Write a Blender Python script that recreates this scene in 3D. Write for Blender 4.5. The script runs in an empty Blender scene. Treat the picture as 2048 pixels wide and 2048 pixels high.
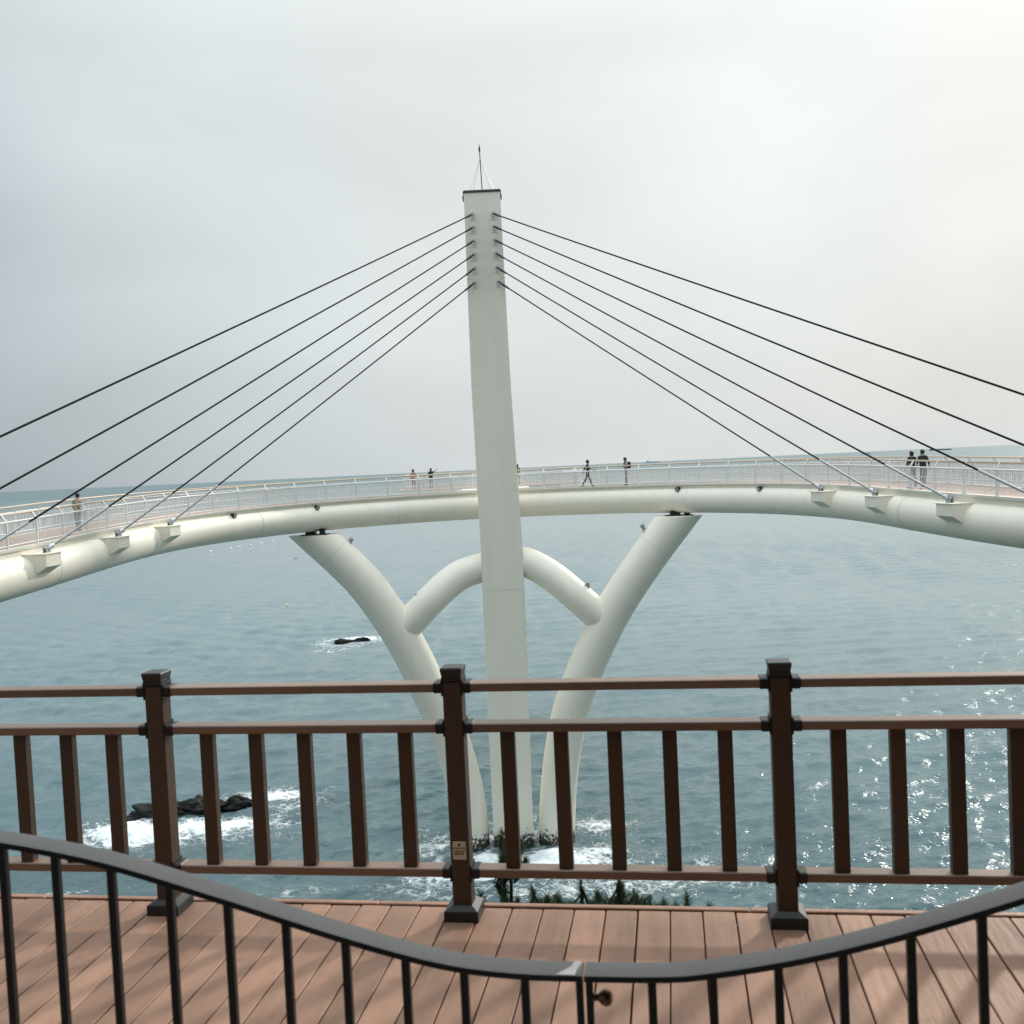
import bpy, bmesh, math, random
import numpy as np
from mathutils import Vector, Matrix, noise
R = math.radians
random.seed(7); rng = np.random.default_rng(11)
C = bpy.context.scene.collection
SC = bpy.context.scene
CZ = 22.3                                   # camera height above the sea (sea level = 0)

# ------------------------------------------------------------------ camera
cam = bpy.data.objects.new('camera', bpy.data.cameras.new('camera')); C.objects.link(cam)
cam.data.sensor_width = 36; cam.data.lens = 36; cam.data.clip_start = .05; cam.data.clip_end = 120000
cam.matrix_world = Matrix.Translation((0, 0, CZ)) @ Matrix.Rotation(R(90) - math.atan(.043), 4, 'X') @ Matrix.Rotation(R(-2.69), 4, 'Z')
cam.data.dof.use_dof = True; cam.data.dof.focus_distance = 55; cam.data.dof.aperture_fstop = 7.5
SC.camera = cam

# ------------------------------------------------------------------ sky and sun
SUN_AZ, SUN_EL = 40, 29                     # degrees to the right of the view, above the horizon
sd = Vector((math.sin(R(SUN_AZ)) * math.cos(R(SUN_EL)), math.cos(R(SUN_AZ)) * math.cos(R(SUN_EL)), math.sin(R(SUN_EL))))
w = bpy.data.worlds.new('World'); SC.world = w; w.use_nodes = True
nt = w.node_tree; N = nt.nodes; L = nt.links
for n in list(N): N.remove(n)
def nd(t, **k):
    n = N.new(t)
    for a, b in k.items(): setattr(n, a, b)
    return n
def mth(op, a, b=None, clamp=False):
    n = nd('ShaderNodeMath', operation=op, use_clamp=clamp)
    for i, v in enumerate((a, b)):
        if v is None: continue
        if hasattr(v, 'is_linked'): L.new(v, n.inputs[i])
        else: n.inputs[i].default_value = v
    return n.outputs[0]
out = nd('ShaderNodeOutputWorld'); bg = nd('ShaderNodeBackground'); L.new(bg.outputs[0], out.inputs[0])
sky = nd('ShaderNodeTexSky', sky_type='NISHITA'); sky.sun_disc = False
sky.sun_elevation = R(SUN_EL); sky.sun_rotation = R(SUN_AZ); sky.dust_density = 4; sky.air_density = 1.2
tc = nd('ShaderNodeTexCoord')
dot = nd('ShaderNodeVectorMath', operation='DOT_PRODUCT'); L.new(tc.outputs['Generated'], dot.inputs[0]); dot.inputs[1].default_value = sd
def mrange(v, a, b, smooth=True):
    n = nd('ShaderNodeMapRange', interpolation_type='SMOOTHSTEP' if smooth else 'LINEAR'); L.new(v, n.inputs[0]); n.inputs[1].default_value = a; n.inputs[2].default_value = b; return n.outputs[0]
xs_ = mth('ADD', mth('MULTIPLY', dot.outputs['Value'], .5), .5, True)                          # 1 at the sun, 0 opposite it
lob = mrange(xs_, .58, .86)                                                                   # thin cloud is brighter towards the sun
back = mth('SUBTRACT', 1.0, mrange(xs_, .15, .52))                                            # front lit cloud on the landward side
veil = mth('ADD', mth('ADD', mth('MULTIPLY', lob, .235), mth('MULTIPLY', mrange(xs_, .80, 1.0), .07)), mth('ADD', mth('MULTIPLY', back, .33), .256))
mp = nd('ShaderNodeMapping'); mp.inputs['Scale'].default_value = (1.0, 1.0, 2.6); mp.inputs['Rotation'].default_value = (0, R(14), 0)
L.new(tc.outputs['Generated'], mp.inputs['Vector'])
nz = nd('ShaderNodeTexNoise'); nz.inputs['Scale'].default_value = 1.7; nz.inputs['Detail'].default_value = 6; nz.inputs['Roughness'].default_value = .46; nz.inputs['Distortion'].default_value = .5
L.new(mp.outputs[0], nz.inputs['Vector'])
cl = mth('MULTIPLY', mth('SUBTRACT', nz.outputs[0], .5), .62)
sepz = nd('ShaderNodeSeparateXYZ'); L.new(tc.outputs['Generated'], sepz.inputs[0])
zen = mth('MULTIPLY', mth('POWER', mth('MAXIMUM', sepz.outputs['Z'], 0.0), 3.4), 1.8)         # overcast sky, brighter overhead
rad = mth('MULTIPLY', mth('ADD', veil, zen), mth('ADD', cl, 1.0))
tint = nd('ShaderNodeMix', data_type='RGBA'); L.new(mth('MULTIPLY', mrange(xs_, .6, .95), 1.0, True), tint.inputs['Factor'])
tint.inputs['A'].default_value = (.880, 1.0, 1.075, 1); tint.inputs['B'].default_value = (.985, 1.03, 1.012, 1)
cc = nd('ShaderNodeVectorMath', operation='SCALE'); L.new(tint.outputs['Result'], cc.inputs[0]); L.new(mth('MULTIPLY', rad, 10.0), cc.inputs['Scale'])
cov = nd('ShaderNodeMix', data_type='RGBA'); cov.inputs['Factor'].default_value = .97      # a closed thin cloud layer over the clear sky
L.new(sky.outputs[0], cov.inputs['A']); L.new(cc.outputs[0], cov.inputs['B'])
L.new(cov.outputs['Result'], bg.inputs['Color']); bg.inputs['Strength'].default_value = .1
sl = bpy.data.lights.new('sun', 'SUN'); sl.energy = 1.5; sl.angle = R(3.5); sl.color = (1, .95, .86)
so = bpy.data.objects.new('sun', sl); C.objects.link(so); so.rotation_euler = sd.to_track_quat('Z', 'Y').to_euler()
SC.view_settings.view_transform = 'Standard'; SC.view_settings.look = 'None'; SC.view_settings.exposure = 0.5; SC.view_settings.gamma = 1
SC.render.engine = 'CYCLES'; SC.cycles.use_denoising = True; SC.cycles.max_bounces = 8; SC.cycles.transparent_max_bounces = 8
SC.cycles.caustics_reflective = False; SC.cycles.caustics_refractive = False; SC.cycles.sample_clamp_indirect = 4; SC.cycles.sample_clamp_direct = 14

# ------------------------------------------------------------------ materials
MATS = {}
def mat(name, col, rough=.5, metal=0, var=0.0, scale=3.0, bump=0.0, bscale=40.0, stretch=(1, 1, 1), spec=.5, extra=None, coat=0):
    if name in MATS: return MATS[name]
    m = bpy.data.materials.new(name); m.use_nodes = True; t = m.node_tree; b = t.nodes['Principled BSDF']
    b.inputs['Roughness'].default_value = rough; b.inputs['Metallic'].default_value = metal
    b.inputs['Specular IOR Level'].default_value = spec; b.inputs['Base Color'].default_value = (*col, 1)
    b.inputs['Coat Weight'].default_value = coat
    tcn = t.nodes.new('ShaderNodeTexCoord'); mpn = t.nodes.new('ShaderNodeMapping'); mpn.inputs['Scale'].default_value = stretch
    oi0 = t.nodes.new('ShaderNodeObjectInfo'); of = t.nodes.new('ShaderNodeVectorMath'); of.operation = 'SCALE'; of.inputs[0].default_value = (37, 91, 53); t.links.new(oi0.outputs['Random'], of.inputs['Scale'])
    ad0 = t.nodes.new('ShaderNodeVectorMath'); ad0.operation = 'ADD'; t.links.new(tcn.outputs['Object'], ad0.inputs[0]); t.links.new(of.outputs[0], ad0.inputs[1])
    t.links.new(ad0.outputs[0], mpn.inputs['Vector'])
    if var:
        n = t.nodes.new('ShaderNodeTexNoise'); n.inputs['Scale'].default_value = scale; n.inputs['Detail'].default_value = 6; n.inputs['Roughness'].default_value = .6
        t.links.new(mpn.outputs[0], n.inputs['Vector'])
        oi = t.nodes.new('ShaderNodeObjectInfo')
        ad = t.nodes.new('ShaderNodeMath'); ad.operation = 'MULTIPLY_ADD'; ad.inputs[1].default_value = .45; t.links.new(oi.outputs['Random'], ad.inputs[0])
        t.links.new(n.outputs[0], ad.inputs[2])
        mr = t.nodes.new('ShaderNodeMapRange'); mr.inputs[1].default_value = .35; mr.inputs[2].default_value = 1.1; mr.inputs[3].default_value = 1 - var; mr.inputs[4].default_value = 1 + var
        t.links.new(ad.outputs[0], mr.inputs[0])
        sc = t.nodes.new('ShaderNodeVectorMath'); sc.operation = 'SCALE'; sc.inputs[0].default_value = col; t.links.new(mr.outputs[0], sc.inputs['Scale'])
        t.links.new(sc.outputs[0], b.inputs['Base Color'])
    if bump:
        n2 = t.nodes.new('ShaderNodeTexNoise'); n2.inputs['Scale'].default_value = bscale; n2.inputs['Detail'].default_value = 5
        t.links.new(mpn.outputs[0], n2.inputs['Vector'])
        bp = t.nodes.new('ShaderNodeBump'); bp.inputs['Strength'].default_value = bump; bp.inputs['Distance'].default_value = .02
        t.links.new(n2.outputs[0], bp.inputs['Height']); t.links.new(bp.outputs[0], b.inputs['Normal'])
    if extra: extra(t, b)
    MATS[name] = m; return m

def worn(t, b):
    # scuffs, damp patches and dirt across the boards
    g = t.nodes.new('ShaderNodeNewGeometry'); cur = b.inputs['Base Color'].links[0].from_socket
    for sc_, lo, hi, k in ((1.1, .42, .70, .80), (9.0, .56, .74, .80), (38.0, .66, .74, .62)):
        n = t.nodes.new('ShaderNodeTexNoise'); n.inputs['Scale'].default_value = sc_; n.inputs['Detail'].default_value = 5; n.inputs['Roughness'].default_value = .65; t.links.new(g.outputs['Position'], n.inputs['Vector'])
        r = t.nodes.new('ShaderNodeMapRange'); r.inputs[1].default_value = lo; r.inputs[2].default_value = hi; r.inputs[3].default_value = 1; r.inputs[4].default_value = k; t.links.new(n.outputs[0], r.inputs[0])
        v = t.nodes.new('ShaderNodeVectorMath'); v.operation = 'SCALE'; t.links.new(cur, v.inputs[0]); t.links.new(r.outputs[0], v.inputs['Scale']); cur = v.outputs[0]
    t.links.new(cur, b.inputs['Base Color'])
def marine(t, b):
    # cream paint with faint rain streaks and a band of dark growth just above the water
    g = t.nodes.new('ShaderNodeNewGeometry'); sp = t.nodes.new('ShaderNodeSeparateXYZ'); t.links.new(g.outputs['Position'], sp.inputs[0])
    n = t.nodes.new('ShaderNodeTexNoise'); n.inputs['Scale'].default_value = 5.5; n.inputs['Detail'].default_value = 7; n.inputs['Roughness'].default_value = .7
    t.links.new(g.outputs['Position'], n.inputs['Vector'])
    a = t.nodes.new('ShaderNodeMath'); a.operation = 'MULTIPLY_ADD'; a.inputs[1].default_value = 3.4; a.inputs[2].default_value = -1.1; t.links.new(n.outputs[0], a.inputs[0])
    s = t.nodes.new('ShaderNodeMath'); s.operation = 'SUBTRACT'; t.links.new(a.outputs[0], s.inputs[0]); t.links.new(sp.outputs['Z'], s.inputs[1])
    r = t.nodes.new('ShaderNodeMapRange'); r.inputs[1].default_value = -.12; r.inputs[2].default_value = .12; t.links.new(s.outputs[0], r.inputs[0])
    st = t.nodes.new('ShaderNodeTexNoise'); st.inputs['Scale'].default_value = 1.0; st.inputs['Detail'].default_value = 6; st.inputs['Roughness'].default_value = .65
    mp = t.nodes.new('ShaderNodeMapping'); mp.inputs['Scale'].default_value = (1.6, 1.6, .12); t.links.new(g.outputs['Position'], mp.inputs[0]); t.links.new(mp.outputs[0], st.inputs['Vector'])
    r2 = t.nodes.new('ShaderNodeMapRange'); r2.inputs[1].default_value = .35; r2.inputs[2].default_value = .75; t.links.new(st.outputs[0], r2.inputs[0])
    m1 = t.nodes.new('ShaderNodeMix'); m1.data_type = 'RGBA'; m1.inputs['A'].default_value = (.87, .82, .715, 1); m1.inputs['B'].default_value = (.82, .765, .645, 1); t.links.new(r2.outputs[0], m1.inputs['Factor'])
    m2 = t.nodes.new('ShaderNodeMix'); m2.data_type = 'RGBA'; m2.inputs['B'].default_value = (.035, .033, .022, 1)
    t.links.new(m1.outputs['Result'], m2.inputs['A']); t.links.new(r.outputs[0], m2.inputs['Factor']); t.links.new(m2.outputs['Result'], b.inputs['Base Color'])
paint = mat('cream paint', (.7, .7, .63), .55, extra=marine, bump=.04, bscale=1.2)
weldm = mat('weld line', (.72, .70, .63), .6, var=.2)
railwhite = mat('white rail paint', (.74, .74, .72), .4, var=.05)
tan = mat('tan handrail', (.56, .46, .35), .45, var=.15, scale=2)
deckred = mat('red brown paving', (.33, .20, .16), .75, var=.18, scale=4, bump=.2)
kerbm = mat('cream kerb', (.62, .61, .54), .6, var=.08)
sleevem = mat('grey sleeve', (.40, .41, .42), .55, .25, var=.1)
cableblack = mat('black sheath', (.012, .013, .016), .85, spec=.15)
steel = mat('grey galvanised', (.46, .47, .48), .35, .6, var=.1)
dark = mat('dark grey', (.020, .020, .020), .42, var=.1)
blackp = mat('black metal', (.006, .006, .0065), .42, var=.1)
gatem = mat('sheen black gate paint', (.075, .080, .080), .38, var=.25, scale=18, bump=.08, bscale=120, spec=.6)  # black top rail, its sky reflection lifted into the base colour
wpc = mat('shaded brown composite', (.068, .037, .021), .50, var=.22, scale=6, bump=.12, bscale=30, stretch=(1, 1, .1), spec=.5, extra=worn)  # posts and balusters: shade on their fronts is darkened into the colour
wpch = mat('lit brown composite', (.20, .116, .072), .34, var=.22, scale=6, bump=.12, bscale=30, stretch=(.1, 1, 1), spec=.8, extra=worn)  # same composite, lighter: light on the rail tops is in the colour
plankm = mat('composite decking', (.345, .194, .130), .55, var=.34, scale=5, bump=.25, bscale=26, stretch=(1, .12, 1), spec=.4, extra=worn)
joistm = mat('dark under deck', (.03, .022, .018), .9)
rockm = mat('wet black rock', (.003, .0027, .0027), .65, var=.4, scale=1.2, bump=.9, bscale=5, spec=.3)
conc = mat('grey concrete', (.33, .32, .30), .85, var=.15, scale=2, bump=.2, bscale=30)
bark = mat('pine bark', (.045, .034, .025), .9, var=.3, scale=12, bump=.6, bscale=25)
needle = mat('pine needles', (.045, .075, .028), .55, var=.35, scale=2)
soil = mat('scrubby hillside', (.05, .062, .03), .95, var=.6, scale=.5, bump=.8, bscale=1.2)

# ------------------------------------------------------------------ mesh helpers
class MB:
    def __init__(s): s.v = []; s.f = []
    def add(s, vs, fs):
        o = len(s.v); s.v += [tuple(v) for v in vs]; s.f += [tuple(i + o for i in f) for f in fs]; return s
    def box(s, c, d, M=None, taper=(1, 1)):
        x, y, z = d[0] / 2, d[1] / 2, d[2] / 2
        vs = [Vector((a * x * (taper[0] if e > 0 else 1), b * y * (taper[1] if e > 0 else 1), e * z)) for e in (-1, 1) for b in (-1, 1) for a in (-1, 1)]
        if M is not None: vs = [M @ v for v in vs]
        c = Vector(c)
        return s.add([v + c for v in vs], [(0, 2, 3, 1), (4, 5, 7, 6), (0, 1, 5, 4), (2, 6, 7, 3), (0, 4, 6, 2), (1, 3, 7, 5)])
    def cbox(s, c, d, b=.006, M=None):
        # box with its long vertical edges and both ends chamfered
        x, y, z = d[0] / 2, d[1] / 2, d[2] / 2; vs = []
        def ring(k, zz):
            X, Y = x - k, y - k
            return [Vector(p) for p in ((-X + b, -Y, zz), (X - b, -Y, zz), (X, -Y + b, zz), (X, Y - b, zz), (X - b, Y, zz), (-X + b, Y, zz), (-X, Y - b, zz), (-X, -Y + b, zz))]
        for k, zz in ((b, -z), (0, -z + b), (0, z - b), (b, z)): vs += ring(k, zz)
        if M is not None: vs = [M @ v for v in vs]
        fs = [tuple(range(7, -1, -1)), tuple(range(24, 32))]
        for r_ in range(3):
            for i in range(8): fs.append((r_ * 8 + i, r_ * 8 + (i + 1) % 8, r_ * 8 + 8 + (i + 1) % 8, r_ * 8 + 8 + i))
        c = Vector(c); return s.add([v + c for v in vs], fs)
    def tube(s, pts, r, n=10, caps=True, up=None):
        pts = [Vector(p) for p in pts]; m = len(pts); rr = r if hasattr(r, '__len__') else [r] * m
        t0 = (pts[1] - pts[0]).normalized()
        a = (Vector(up) if up else (Vector((0, 0, 1)) if abs(t0.z) < .9 else Vector((1, 0, 0)))); a = (a - t0 * a.dot(t0)).normalized()
        vs = []; fs = []
        for i, p in enumerate(pts):
            t = (pts[min(i + 1, m - 1)] - pts[max(i - 1, 0)]).normalized()
            a = (a - t * a.dot(t)).normalized(); b = t.cross(a)
            for k in range(n):
                th = 2 * math.pi * k / n; vs.append(p + (a * math.cos(th) + b * math.sin(th)) * rr[i])
        for i in range(m - 1):
            for k in range(n): fs.append((i * n + k, i * n + (k + 1) % n, i * n + n + (k + 1) % n, i * n + n + k))
        if caps: fs += [tuple(range(n - 1, -1, -1)), tuple(range((m - 1) * n, m * n))]
        return s.add(vs, fs)
    def sweep(s, frames, prof, closed=True):
        # frames: (origin, side, up); prof: (side, up) pairs
        n = len(prof); vs = [o + sd_ * a + up * b for o, sd_, up in frames for a, b in prof]; fs = []
        for i in range(len(frames) - 1):
            for k in range(n if closed else n - 1): fs.append((i * n + k, i * n + n + k, i * n + n + (k + 1) % n, i * n + (k + 1) % n))
        if closed: fs += [tuple(range(n)), tuple(range(len(vs) - 1, len(vs) - n - 1, -1))]
        return s.add(vs, fs)
    def lathe(s, prof, c=(0, 0, 0), n=12, M=None):
        vs = []; fs = []
        for r_, z in prof:
            for k in range(n): vs.append(Vector((r_ * math.cos(2 * math.pi * k / n), r_ * math.sin(2 * math.pi * k / n), z)))
        for i in range(len(prof) - 1):
            for k in range(n): fs.append((i * n + k, i * n + (k + 1) % n, i * n + n + (k + 1) % n, i * n + n + k))
        fs += [tuple(range(n - 1, -1, -1)), tuple(range(len(vs) - n, len(vs)))]
        if M is not None: vs = [M @ v for v in vs]
        c = Vector(c); return s.add([v + c for v in vs], fs)
    def mesh(s, name, m, smooth=False):
        me = bpy.data.meshes.new(name); me.from_pydata(s.v, [], s.f); me.validate()
        if m: me.materials.append(m)
        b = bmesh.new(); b.from_mesh(me); bmesh.ops.recalc_face_normals(b, faces=b.faces); b.to_mesh(me); b.free()
        if smooth: me.shade_smooth(); me.set_sharp_from_angle(angle=R(38))
        return me
    def build(s, name, m, parent=None, smooth=False, loc=None):
        return put(name, s.mesh(name, m, smooth), parent, loc)
def put(name, me, parent=None, loc=None, rotz=0, rot=None):
    o = bpy.data.objects.new(name, me); C.objects.link(o)
    if parent: o.parent = parent
    if loc is not None: o.location = loc
    if rot is not None: o.rotation_euler = rot
    elif rotz: o.rotation_euler = (0, 0, rotz)
    return o
def thing(name, label, cat, loc=(0, 0, 0), rotz=0, group=None):
    o = put(name, None, None, loc, rotz); o['label'] = label; o['category'] = cat
    if group: o['group'] = group
    return o
def tag(o, label, cat, group=None):
    o['label'] = label; o['category'] = cat
    if group: o['group'] = group
    return o
def stuff(o, label=None, cat=None):
    o['kind'] = 'stuff'
    if label: o['label'] = label; o['category'] = cat
    return o
def struct(o): o['kind'] = 'structure'; return o
def sst(a, b, x): t = np.clip((x - a) / (b - a), 0, 1); return t * t * (3 - 2 * t)

# ------------------------------------------------------------------ the sea
LEGS = [(-3.32, 60.2), (1.75, 60.2), (-.78, 60.4)]
def foam_field(x, y):
    d = np.zeros_like(x)
    def ell(cx, cy, rx, ry, s, rot=0):
        c_, s_ = math.cos(rot), math.sin(rot); u = ((x - cx) * c_ + (y - cy) * s_) / rx; v = (-(x - cx) * s_ + (y - cy) * c_) / ry
        return s * np.exp(-(u * u + v * v))
    d += ell(-22.6, 65.4, 4.4, 1.4, .88, .1) + ell(-19.0, 71.6, 4.2, 1.7, .62, .2) + ell(-25.6, 65.0, 2.6, 2.0, .5) + ell(-18.5, 65.8, 3.4, 1.8, .42) + ell(-15.6, 69.5, 3.4, 3.4, .50) + ell(-22, 63, 6, 1.3, .50) + ell(-27.5, 66.5, 2.4, 2.2, .48)
    d += ell(-22.2, 139.4, 3.0, 1.6, .95) + ell(-22.4, 134.0, 4.4, 2.0, .50) + ell(-26.5, 137, 2.6, 3.0, .5) + ell(-24.5, 130.5, 5.5, 1.6, .46) + ell(-27.5, 126, 5, 1.4, .34) + ell(-19.0, 138, 1.8, 3, .45)
    d += ell(1.5, 57.2, 1.7, 1.5, 1.05) + ell(-2.6, 57.3, 1.6, 1.4, .95) + ell(-.8, 56.0, 3.6, 1.0, .80) + ell(-.8, 61.8, 4.0, 2.6, .50) + ell(4.2, 58.0, 1.6, 1.6, .46) + ell(-6.0, 60.5, 2.6, 3.0, .42)
    d += ell(5.0, 62.3, 2.6, 1.2, .46) + ell(0, 52.8, 7.5, 2.0, .44) + ell(-5.5, 55.5, 3.6, 3.0, .42) + ell(8.5, 56.5, 6, 4.0, .33)
    d += ell(-25.8, 55.6, 2.6, .6, .55) + ell(-12, 54.5, 4, 1.2, .36) + ell(-14, 62, 5, 3, .22) + ell(-22, 53.6, 9, 1.2, .22) + ell(4, 66, 5, 4, .28) + ell(12, 53, 10, 3, .24)
    return d
def build_sea():
    a = np.concatenate([np.arange(-85, -36, .8), np.arange(-36, 36, .13), np.arange(36, 85.1, .8)]); a = np.radians(a)
    r_ = [33.0]
    while r_[-1] < 70000:
        k = .0026 if 48 < r_[-1] < 90 else .0034 if r_[-1] < 160 else .0048 if r_[-1] < 420 else .012 if r_[-1] < 2000 else .06
        r_.append(r_[-1] * (1 + k))
    r_ = np.array(r_); A, Rr = np.meshgrid(a, r_); x = np.sin(A) * Rr; y = np.cos(A) * Rr
    step = np.gradient(r_)[:, None] * np.ones_like(A)
    z = np.zeros_like(x)
    for i in range(80):
        lam = .6 * (6.0 / .6) ** rng.random(); th = R(-64) + rng.normal(0, .62); k = 2 * math.pi / lam
        amp = .0102 * lam ** .88 * rng.uniform(.5, 1.3)
        at = sst(2.6, 5.5, lam / step)
        ph = (x * math.cos(th) + y * math.sin(th)) * k + rng.random() * 6.28 + .6 * np.sin(.11 * x + .07 * y + i)
        s_ = np.sin(ph); z += at * amp * (s_ + .22 * np.cos(2 * ph))
    patch = .78 + .34 * np.sin(.031 * x + .8 * np.sin(.02 * y)) * np.sin(.027 * y + 1.3)
    fo = foam_field(x, y)
    z = z * patch * (1 + .25 * sst(75, 190, Rr)) + .34 * np.clip(fo - .7, 0, 1.2) * (1 + .8 * np.sin(2.1 * x + .9 * np.sin(1.7 * y)) * np.sin(1.9 * y))
    me = bpy.data.meshes.new('sea'); nr, nc = x.shape; co = np.stack([x, y, z], -1).reshape(-1, 3).astype(np.float32)
    me.vertices.add(nr * nc); me.vertices.foreach_set('co', co.ravel())
    idx = np.arange(nr * nc).reshape(nr, nc)
    q_ = np.stack([idx[:-1, :-1], idx[:-1, 1:], idx[1:, 1:], idx[1:, :-1]], -1).reshape(-1, 4)[:, ::-1]
    me.loops.add(q_.size); me.loops.foreach_set('vertex_index', q_.ravel().astype(np.int32))
    me.polygons.add(len(q_)); me.polygons.foreach_set('loop_start', np.arange(0, q_.size, 4, dtype=np.int32))
    me.update(); at = me.attributes.new('foam', 'FLOAT', 'POINT'); at.data.foreach_set('value', fo.ravel().astype(np.float32))
    me.shade_smooth()
    m = bpy.data.materials.new('sea water'); m.use_nodes = True; t = m.node_tree; b = t.nodes['Principled BSDF']
    def n_(ty, **k):
        n = t.nodes.new(ty)
        for p, v in k.items(): setattr(n, p, v)
        return n
    g = n_('ShaderNodeNewGeometry'); pos = g.outputs['Position']
    def nois(scale, det, st=(1, 1, 1), rough=.55, dist=0, rz=0):
        mp = n_('ShaderNodeMapping'); mp.inputs['Scale'].default_value = st; mp.inputs['Rotation'].default_value = (0, 0, rz); t.links.new(pos, mp.inputs[0])
        n = n_('ShaderNodeTexNoise'); n.inputs['Scale'].default_value = scale; n.inputs['Detail'].default_value = det; n.inputs['Roughness'].default_value = rough; n.inputs['Distortion'].default_value = dist
        t.links.new(mp.outputs[0], n.inputs['Vector']); return n.outputs[0]
    def mt(op, a, b_=None, cl=False):
        n = n_('ShaderNodeMath', operation=op, use_clamp=cl)
        for i, v in enumerate((a, b_)):
            if v is None: continue
            if hasattr(v, 'is_linked'): t.links.new(v, n.inputs[i])
            else: n.inputs[i].default_value = v
        return n.outputs[0]
    def mr(v, a, b_, c, d): n = n_('ShaderNodeMapRange'); t.links.new(v, n.inputs[0]); [setattr(n.inputs[i + 1], 'default_value', q) for i, q in enumerate((a, b_, c, d))]; return n.outputs[0]
    # lacy foam
    ln_ = n_('ShaderNodeVectorMath', operation='LENGTH'); t.links.new(pos, ln_.inputs[0])
    at_ = n_('ShaderNodeAttribute', attribute_name='foam')
    wrp = n_('ShaderNodeTexNoise'); wrp.inputs['Scale'].default_value = .9; wrp.inputs['Detail'].default_value = 4; t.links.new(pos, wrp.inputs['Vector'])
    va = n_('ShaderNodeVectorMath', operation='MULTIPLY_ADD'); t.links.new(wrp.outputs['Color'], va.inputs[0]); va.inputs[1].default_value = (1.6, 1.6, 0); t.links.new(pos, va.inputs[2])
    def vor(sc):
        v = n_('ShaderNodeTexVoronoi', feature='DISTANCE_TO_EDGE'); v.inputs['Scale'].default_value = sc; t.links.new(va.outputs[0], v.inputs['Vector']); return v.outputs['Distance']
    lace = mt('MAXIMUM', mr(vor(1.5), 0, .22, 1, 0), mt('MULTIPLY', mr(vor(4.2), 0, .22, 1, 0), .8))
    pat = mt('ADD', mt('MULTIPLY', lace, .40), mt('MULTIPLY', nois(.8, 8, (1, 1.3, 1), .68), 1.15))
    fm = mt('MULTIPLY', mr(mt('ADD', mt('MULTIPLY', at_.outputs['Fac'], 1.0), pat), 1.24, 1.56, 0, 1), mr(at_.outputs['Fac'], .03, .16, 0, 1), True)
    # water body: slightly greener shallows and drifting patches
    pch = nois(.012, 4, (1, 1, 1), .5, .6)
    mx = n_('ShaderNodeMix', data_type='RGBA'); t.links.new(mr(pch, .35, .68, 0, 1), mx.inputs['Factor'])
    mx.inputs['A'].default_value = (.062, .117, .130, 1); mx.inputs['B'].default_value = (.086, .146, .158, 1)
    fc = n_('ShaderNodeMix', data_type='RGBA'); t.links.new(fm, fc.inputs['Factor']); shal = mt('MULTIPLY', mr(mt('ADD', ln_.outputs['Value'], mt('MULTIPLY', nois(.02, 3), 60.0)), 95, 190, 0, 1), mr(ln_.outputs['Value'], 320, 1100, 1, 0))   # sandy bottom off the rocky shore, deep water beyond
    sx = n_('ShaderNodeMix', data_type='RGBA'); t.links.new(mt('MULTIPLY', shal, 1.0, True), sx.inputs['Factor']); t.links.new(mx.outputs['Result'], sx.inputs['A']); sx.inputs['B'].default_value = (.142, .208, .222, 1)
    t.links.new(sx.outputs['Result'], fc.inputs['A']); fcc = n_('ShaderNodeMix', data_type='RGBA'); t.links.new(mr(nois(1.8, 6, (1, 1, 1), .7), .38, .62, 0, 1), fcc.inputs['Factor']); fcc.inputs['A'].default_value = (.60, .67, .69, 1); fcc.inputs['B'].default_value = (.86, .88, .88, 1); t.links.new(fcc.outputs['Result'], fc.inputs['B'])
    t.links.new(fc.outputs['Result'], b.inputs['Base Color'])
    t.links.new(mt('MAXIMUM', mr(fm, 0, 1, .07, .75), mr(ln_.outputs['Value'], 350, 3000, .07, .42)), b.inputs['Roughness']); b.inputs['IOR'].default_value = 1.333
    b1 = n_('ShaderNodeBump'); b1.inputs['Strength'].default_value = 1; b1.inputs['Distance'].default_value = .11
    t.links.new(nois(1.5, 3, (1, 1.7, 1), .55, .3, .35), b1.inputs['Height'])
    t.links.new(mt('MAXIMUM', mr(ln_.outputs['Value'], 120, 900, .09, .24), mr(ln_.outputs['Value'], 60, 130, .115, .09)), b1.inputs['Distance'])
    b2 = n_('ShaderNodeBump'); b2.inputs['Strength'].default_value = 1; b2.inputs['Distance'].default_value = .032; t.links.new(nois(4.0, 1.5, (1, 1.5, 1), .5, .2, -.3), b2.inputs['Height']); t.links.new(b1.outputs[0], b2.inputs['Normal'])
    b3 = n_('ShaderNodeBump'); b3.inputs['Strength'].default_value = .8; b3.inputs['Distance'].default_value = .12; t.links.new(fm, b3.inputs['Height']); t.links.new(b2.outputs[0], b3.inputs['Normal'])
    t.links.new(b3.outputs[0], b.inputs['Normal'])
    me.materials.append(m); struct(put('sea', me))
build_sea()

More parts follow.
